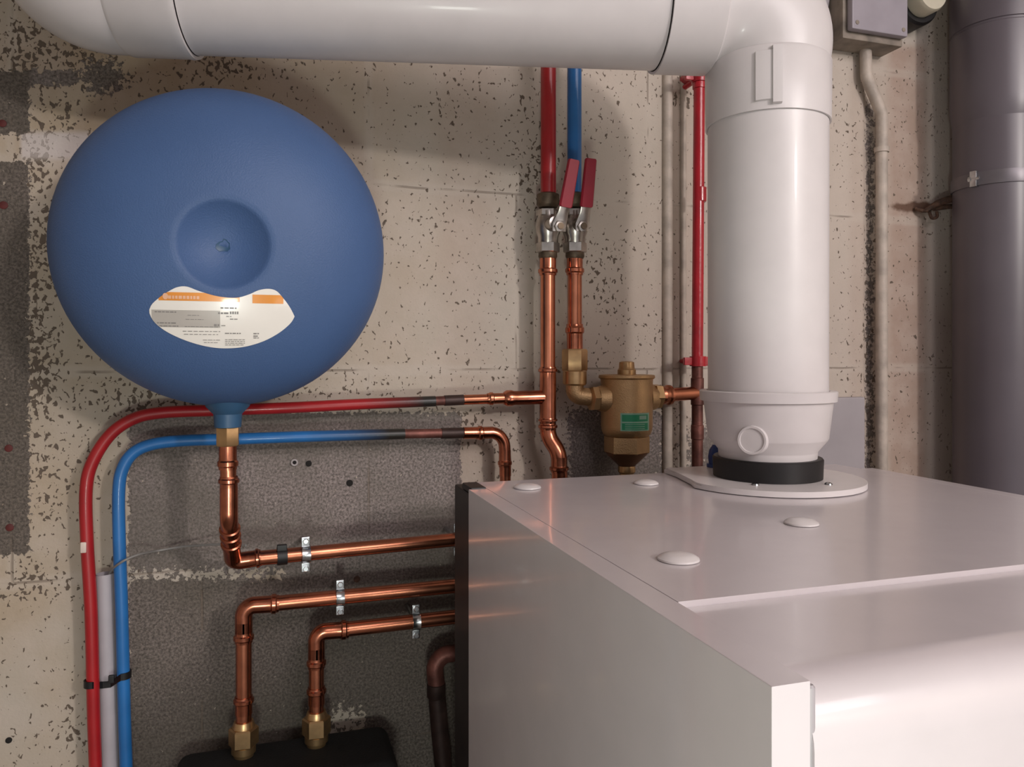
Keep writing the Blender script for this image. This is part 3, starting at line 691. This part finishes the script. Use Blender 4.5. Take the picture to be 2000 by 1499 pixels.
b_ = BM(); tube(b_, [br+(bl-br)*.3, P(905, 781.5, Yr)], rr1*.66, 28); sleeve(b_, br+(bl-br)*.62, (bl-br), rr1*.66, .022); sleeve(b_, br+(bl-br)*.60, (br-bl), rr1*.66, .02); obj('branch_pipe', b_, M['copper'], r1)
b_ = BM(); q0 = Vector((xr, Yv, Zr(820))); q1 = P(1072, 852, Yv); q1.x = xr; q2 = P(1091, 884, Yv-.01); q3 = P(1093, 925, Yv-.01)
tube(b_, [q0, q1, q2, q3, q3-UP*.05], rr1*1.08, 28, .03); sleeve(b_, P(1092, 893, Yv-.01), -UP, rr1, .02); sleeve(b_, q1+UP*.012, UP, rr1, .012)
obj('offset_bend', b_, M['copper2'], r1)
q4 = q3-UP*.04; obj('pipe_length', tube(BM(), [q4, q4-UP*.5], rr1, 28), M['copper'], r1)

r2 = thing('copper_pipe', 'short upright copper riser with brass union, below the right valve', 'pipe', P(1123, 690, Yv))
xq = P(1122.5, 600, Yv).x; Zq = lambda y: P(1122, y, Yv).z
obj('pipe_length', tube(BM(), [(xq, Yv, Zq(490)), (xq, Yv, Zq(685))], PR(28, 1122, Yv), 28), M['copper'], r2)
b_ = BM(); sleeve(b_, (xq, Yv, Zq(500)), -UP, rr1, .026); obj('socket', b_, M['copper2'], r2)
b_ = BM(); sleeve(b_, (xq, Yv, Zq(683)), UP, rr1, .034); obj('socket', b_, M['copper2'], r2)
k = PR(2, 1122, Yv)
obj('union_nut', hexnut(BM(), (xq, Yv, Zq(682)), -UP, 44*k, 25*k, .12), M['brass'], r2)
obj('union_body', lathe(BM(), (xq, Yv, Zq(724)), -UP, [(0, 22*k), (2*k, 23.5*k), (26*k, 23.5*k), (29*k, 20*k)], 32), M['brass'], r2)
ec = Vector((xq, Yv, Zq(773)))
Ys = .945
sr = P(1172, 778, Ys+.004)
b_ = BM(); tube(b_, [(xq, Yv, Zq(748)), ec, sr], 17.5*k, 28, .016, nb=12)
lathe(b_, sr-Vector((.016, 0, 0)), RT, [(0, 18*k), (.002, 21*k), (.014, 21*k), (.016, 19*k)], 28)
obj('brass_elbow', b_, M['bronze'], r2)

r3 = thing('copper_pipe', 'copper elbow and pipe joining the blue pipe end, beside the riser', 'pipe', P(990, 930, Yr)-UP*.3)
rb = .0072
c0_ = P(905, 846.3, Yr); c1_ = P(984, 845, Yr); c2_ = P(989, 900, Yr); c2_.x = c1_.x+.002
b_ = BM(); tube(b_, [c0_, c1_, c2_, c2_-UP*.02], rb*1.08, 28, .022, nb=12); sleeve(b_, P(962, 845.4, Yr), -RT, rb, .022); sleeve(b_, P(986, 880, Yr), -UP, rb, .022)
obj('elbow_fitting', b_, M['copper2'], r3)
obj('pipe_length', tube(BM(), [c2_-UP*.01, c2_-UP*.5], rb, 28), M['copper'], r3)

# ---------------------------------------------------------------- air separator
sx = P(1224, 800, Ys).x; Zs = lambda y: P(1224, y, Ys).z; k = PR(2, 1224, Ys)
sp = thing('air_separator', 'brass air separator with green label, between the riser and red pipe', 'air separator', (sx, Ys, Zs(925)))
L_ = lambda y0, pr, n=48: lathe(BM(), (sx, Ys, Zs(y0)), -UP, [(t*k, r*k) for t, r in pr], n)
obj('separator_body', L_(732, [(0, 48), (1, 54), (6, 55), (9, 51), (14, 50.5), (70, 50), (100, 50), (108, 49), (116, 46), (119, 42)]), M['bronze'], sp)
obj('lower_nut', lathe(BM(), (sx, Ys, Zs(851)), -UP, [(0, 42*k), (2*k, 44*k), (32*k, 44*k), (34*k, 42*k)], 6, .26), M['bronze'], sp)
obj('cone_bottom', L_(884, [(0, 41), (4, 39), (24, 18), (27, 16)]), M['bronze_dark'], sp, label='darker brass cone')
obj('drain_nipple', L_(908, [(0, 16), (6, 17), (14, 17), (17, 14), (26, 14), (28, 11)]), M['brass'], sp)
vc = obj('vent_cap', L_(706, [(0, 10), (2, 14.5), (14, 15.5), (17, 18), (27, 18)], 24), M['brass'], sp)
# green label wrapped on the body
def wrap(bm, a0, a1, y0, y1, off, n_=12):
    R0 = []
    for i in range(n_+1):
        a = a0+(a1-a0)*i/n_; e_ = Vector((math.cos(a), math.sin(a), 0))
        R0.append([bm.verts.new(Vector((sx, Ys, Zs(y)))+e_*(50.6*k+off)) for y in (y0, y1)])
    for i in range(n_): bm.faces.new((R0[i][0], R0[i+1][0], R0[i+1][1], R0[i][1]))
    return bm
sva = math.atan2(-Ys, -sx)
ag = lambda px: sva+math.asin(max(-1, min(1, (px-1226)/52)))
lbo = obj('green_label', wrap(BM(), ag(1214), ag(1269), 804, 838, .0002), M['palegreen'], sp, label='green label')
obj('green_field', wrap(wrap(BM(), ag(1217), ag(1266), 807, 820, .0006), ag(1217), ag(1266), 823, 836, .0006), M['green'], lbo)
b_ = BM()
for yy in (825, 829, 833): wrap(b_, ag(1223), ag(1260), yy, yy+1.2, .0009)
wrap(b_, ag(1250), ag(1263), 809, 816, .0009); obj('label_print', b_, M['palegreen'], lbo)
for s, (xa, xb_) in ((-1, (44, 62)), (1, (44, 60))):
    obj('side_port', lathe(BM(), (sx+s*.030*1, Ys, Zs(778)), (s, 0, 0), [(0, 28*k), (16*k, 24*k), (20*k, 22*k)], 32), M['bronze'], sp)
obj('side_nut', hexnut(BM(), (sx-.034-14*k, Ys, Zs(778)), -RT, 14*k, 25*k, .1), M['bronze'], sp)
obj('side_nut', hexnut(BM(), (sx+.034+8*k, Ys, Zs(775)), RT, 16*k, 25*k, .1), M['brass'], sp)
# right connection to the red pipe
Yq = .955; xv2 = P(1362, 770, Yq).x
cr = thing('copper_pipe', 'tarnished copper riser under the red pipe, joined to the brass separator', 'pipe', (xv2, Yq, P(1362, 905, Yq).z-.3))
st0 = Vector((sx+.034+23*k, Ys, Zs(774))); st1 = Vector((xv2, Yq, P(1362, 768, Yq).z))
dd = (st1-st0).normalized(); Ls = (st1-st0).length
obj('reducer', lathe(BM(), st0, dd, [(0, 18*k), (6*k, 19*k), (8*k, 17*k), (16*k, 17*k), (19*k, 20*k), (24*k, 20*k), (26*k, 14*k), (Ls, 13*k)], 30), M['copper'], cr, label='bright copper reducer')
rv = PR(22, 1362, Yq); Zv = lambda y: P(1362, y, Yq).z
obj('pipe_length', tube(BM(), [(xv2, Yq, Zv(712)), (xv2, Yq, Zv(905)-.3)], rv, 26), M['oldcopper'], cr)
b_ = BM(); lathe(b_, (xv2, Yq, Zv(738)), -UP, [(0, rv), (.001, rv*1.15), (.038, rv*1.15), (.039, rv)], 26); obj('pipe_joint', lathe(BM(), (xv2, Yq, Zv(830)), -UP, [(0, rv), (.001, rv*1.14), (.02, rv*1.14), (.021, rv)], 26), M['oldcopper'], cr)
obj('tee_fitting', b_, M['oldcopper'], cr)
rd = thing('red_pipe', 'narrow red-painted pipe hugging the left side of the upright flue', 'pipe', (xv2, Yq, Zv(712)))
xt2 = P(1366, 145, Yq).x
zt_ = P(1366, 146, Yq)
b_ = BM(); tube(b_, [(xv2, Yq, Zv(714)), (xt2, Yq, zt_.z-.004)], rv, 26); obj('pipe_length', b_, M['redpaint'], rd)
b_ = BM(); tube(b_, [(xt2, Yq, zt_.z-.02), (xt2, Yq, zt_.z+.004), (xt2+.004, .9985, zt_.z+.008)], rv*1.2, 24, .012); obj('wall_elbow', b_, M['redpaint'], rd)
lathe(b_ := BM(), (P(1367, 383, Yq).x, Yq, P(1367, 366, Yq).z), -UP, [(0, rv), (.001, rv*1.14), (.02, rv*1.14), (.021, rv)], 24); obj('socket', b_, M['redpaint'], rd)
for lab_, y, x in (('red-painted wall clip on the narrow red pipe, just above the tarnished copper', 706, 1363), ('red-painted wall clip at the very top of the narrow red pipe', 152, 1366)):
    c = P(x, y, Yq); t_ = thing('pipe_clip', lab_, 'pipe clip', (c.x, .999, c.z))
    b_ = BM(); lathe(b_, c+UP*.007, -UP, [(0, rv*1.02), (0, rv*1.45), (.014, rv*1.45), (.014, rv*1.02)], 24, cap=False); obj('clip_ring', b_, M['redpaint'], t_)
    obj('clip_lug', obox(BM(), c+Vector((-rv*1.4-.005, 0, 0)), RT, OUT, UP, .013, .006, .011, .0012), M['redpaint'], t_)
    obj('clip_lug', obox(BM(), c+Vector((rv*1.4+.002, 0, 0)), RT, OUT, UP, .007, .006, .013, .0012), M['redpaint'], t_)
    obj('clip_stem', lathe(BM(), c+Vector((0, rv, 0)), -OUT, [(0, .004), (.999-Yq-rv, .004)], 12), M['redpaint'], t_)

# ---------------------------------------------------------------- painted conduits on the wall
def wconduit(label, pts, r, m='beige', name='painted_conduit'):
    t_ = thing(name, label, 'conduit', pts[-1]); obj('conduit_body', tube(BM(), pts, r, 20, .02), M[m], t_); return t_
pbt = P(1690, 78, .985); a = [pbt, P(1692, 150, .985), P(1722, 222, .985)]; xx = a[-1].x; a.append(Vector((xx, .985, .0)))
cbt = wconduit('beige painted conduit with a kink, dropping from the grey junction box', a, PR(22, 1715, .985)) 
obj('pipe_clip', lathe(BM(), (xx, .985, P(1720, 288, .985).z), -UP, [(0, .0096), (0, .0112), (.008, .0112), (.008, .0096)], 20, cap=False), M['beige'], cbt)
for px, lab_, r, ytop_ in ((1307, 'beige painted conduit flat on the wall, left of the narrow red pipe', .0075, 100), (1338, 'slim beige painted conduit nearest the narrow red pipe', .0045, 100)):
    p = P(px, ytop_, .993); wconduit(lab_, [Vector((p.x, .998, p.z)), Vector((p.x, .998, 0))], r)
pc_ = [P(1602, -60, .97), P(1604, 60, .985), P(1600, 110, .99)]
wconduit('pale conduit slanting behind the flue elbow beside the junction box', [P(1622, -60, .985), P(1603, 40, .988), P(1590, 110, .99)], .0075, 'plate')

# junction box
jx0 = P(1663, 30, .945).x; jx1 = P(1772, 30, .945).x; jz = P(1663, 56, .945).z
jb = thing('junction_box', 'grey junction box on a grimy painted base, above the kinked conduit', 'junction box', ((jx0+jx1)/2, .998, jz))
obj('box_base', box(BM(), (jx0-.006, .956, jz-.010), (jx1+.002, .9995, jz+.13), .002), M['dirtbeige'], jb, label='grimy beige painted base')
lidj = obj('box_lid', box(BM(), (jx0, .943, jz), (jx1, .9555, jz+.118), .003), M['lilac'], jb)
for sx_, sz_ in ((.009, .010), (jx1-jx0-.009, .010), (.009, .108), (jx1-jx0-.009, .108)):
    obj('lid_screw', lathe(BM(), (jx0+sx_, .9432, jz+sz_), OUT, [(0, .0035), (.001, .0032), (.0012, .001)], 14), M['dirtbeige'], lidj)
# cream stub with black collar
cpt = P(1812, -10, .95)
cs_ = thing('pipe_stub', 'cream round pipe stub in a black collar, between junction box and grey pipe', 'pipe', (cpt.x, .998, cpt.z))
k = PR(2, 1812, .95)
obj('stub_body', lathe(BM(), (cpt.x, .999, cpt.z), OUT, [(0, 36*k), (.055, 36*k), (.06, 33*k), (.0605, 5*k)], 40), M['cream'], cs_)
obj('rubber_collar', lathe(BM(), (cpt.x, .9985, cpt.z), OUT, [(0, 37*k), (0, 50*k), (.03, 50*k), (.034, 46*k), (.034, 37*k)], 40, cap=False), M['black'], cs_, label='black rubber collar')
# grey plate behind the flue
g0 = P(1560, 775, .995); g1 = P(1690, 900, .995)
gp = thing('wall_plate', 'smooth grey plate on the wall behind the flue adapter', 'plate', ((g0.x+g1.x)/2, .998, g1.z-.08))
obj('plate_panel', box(BM(), (g0.x, .988, g1.z-.08), (P(1684, 800, .995).x, .9995, P(1640, 776, .995).z), .003), M['plate'], gp)
# grey soil pipe
gx = P(1949, 500, .915).x; RS = .0625
gr_ = thing('soil_pipe', 'thick dark grey plastic drain pipe running the full height at right', 'pipe', (gx, .915, .0))
Zg = lambda y: P(1949, y, .915).z
obj('pipe_length', lathe(BM(), (gx, .915, .001), UP, [(0, RS), (Zg(225), RS)], 64), M['soil'], gr_)
obj('socket_pipe', lathe(BM(), (gx, .915, Zg(245)), UP, [(0, RS+.0001), (.012, RS+.0022), (.03, RS+.0036), (Zg(70)-Zg(245), RS+.0036), (Zg(68)-Zg(245), RS+.0020), (Zg(64)-Zg(245), RS+.0020), (Zg(63)-Zg(245), RS+.0038), (CEIL-Zg(245)-.001, RS+.0038)], 64), M['soil'], gr_)
sb_ = thing('pipe_strap', 'grey metal strap with bolt around the thick grey drain pipe', 'pipe strap', (gx, .915, Zg(372)))
obj('strap_band', lathe(BM(), (gx, .915, Zg(372)), UP, [(0, RS+.0002), (0, RS+.0020), (.004, RS+.0024), (.016, RS+.0024), (.020, RS+.0020), (.020, RS+.0002)], 64, cap=False), M['strapm'], sb_)
gva = math.atan2(-.915, -gx); ga = gva-math.asin(.47); 
ga = gva + math.asin((1906-1949)/94); e_ = Vector((math.cos(ga), math.sin(ga), 0)); bc_ = Vector((gx, .915, Zg(360)))+e_*(RS+.0035); td_ = Vector((-e_.y, e_.x, 0))
obj('strap_lug', obox(BM(), bc_, td_, e_, UP, .010, .010, .024, .001), M['zinc'], sb_, label='zinc lug')
obj('strap_bolt', lathe(BM(), bc_+e_*.003+td_*-.007, td_, [(0, .004), (.004, .004), (.0042, .0025), (.016, .0025)], 6), M['zinc'], sb_)
obj('strap_foot', lathe(BM(), (gx, .915+RS, Zg(362)), -OUT, [(0, .006), (.999-.915-RS, .006)], 12), M['zinc'], sb_)
# rusty bracket
rk = thing('rusty_bracket', 'rust-brown twisted iron bracket poking from behind the thick grey pipe', 'bracket', P(1800, 408, .99))
b_ = BM(); tube(b_, smooth_path([P(1788, 407, .996), P(1806, 412, .985), P(1826, 400, .975), P(1846, 392, .965), P(1885, 382, .955)], 5), [.003]*6+[.0045]*5+[.0055]*5+[.006]*5, 12)
obj('bracket_arm', b_, M['rust'], rk)
obj('bracket_arm', tube(BM(), smooth_path([P(1822, 408, .985), P(1850, 404, .97), P(1880, 402, .96)], 5), .004, 12), M['rust'], rk)
obj('bracket_hook', tube(BM(), smooth_path([P(1815, 414, .985), P(1820, 426, .98), P(1830, 424, .978), P(1830, 414, .98)], 5), .0025, 10), M['rust'], rk)
# small wall fixings
def hole(label, px, py, r, name='drill_hole', m='hole', cat='drill hole', group=None):
    c = P(px, py, .9992); t_ = obj(name, lathe(BM(), c+Vector((0, .0004, 0)), OUT, [(0, r), (.0006, r), (.0012, r*.7)], 16), M[m]); tag(t_, label, cat, group); return t_
wp = thing('wall_plug', 'pale round wall plug left of a drill hole, above the uppermost copper run', 'wall plug', P(575, 904, .9975))
b_ = BM(); torus(b_, P(575, 904, .9975), OUT, .0034, .0012); obj('plug_rim', b_, M['plug'], wp)
obj('plug_core', lathe(BM(), P(575, 904, .9985), OUT, [(0, .0022), (.001, .0018)], 12), M['hole'], wp)
hole('dark drill hole close right of the pale wall plug', 603, 906, .0038)
hole('dark drill hole alone in the bare grey block, left of the boiler corner', 683, 944, .0042)
hole('rusty screw head between the uppermost and middle copper runs', 697, 1132, .0042, 'screw_head', 'rust', 'screw')
M['redrust'] = mat('red_rust', (.12, .018, .016), .7, var=.3)
hole('red rusty screw head on the far left bare strip, the highest', 5, 241, .0042, 'screw_head', 'redrust', 'screw')
hole('red rusty screw head on the far left bare strip, level with the vessel', 7, 401, .0045, 'screw_head', 'redrust', 'screw')
hole('red rusty screw head on the far left bare strip, lowest of four', 19, 1031, .0042, 'screw_head', 'redrust', 'screw')
hole('red rusty screw head on the far left bare strip, level with the red pipe bend', 17, 876, .0042, 'screw_head', 'redrust', 'screw')
hole('dark pock hole in the cream wall, low at the far left', 17, 1447, .0034)

# lamp that lights the cellar (behind the camera)
lp = thing('ceiling_lamp', 'bare bulb lamp on the ceiling behind the camera', 'lamp', (LAMP[0], LAMP[1], CEIL))
obj('lamp_base', lathe(BM(), (LAMP[0], LAMP[1], CEIL), -UP, [(0, .05), (.02, .05), (.03, .03)], 24), M['cap'], lp)
obj('lamp_cord', lathe(BM(), (LAMP[0], LAMP[1], CEIL-.02), -UP, [(0, .004), (.16, .004)], 10), M['black'], lp)
obj('socket', lathe(BM(), (LAMP[0], LAMP[1], CEIL-.17), -UP, [(0, .018), (.05, .02)], 20), M['black'], lp)
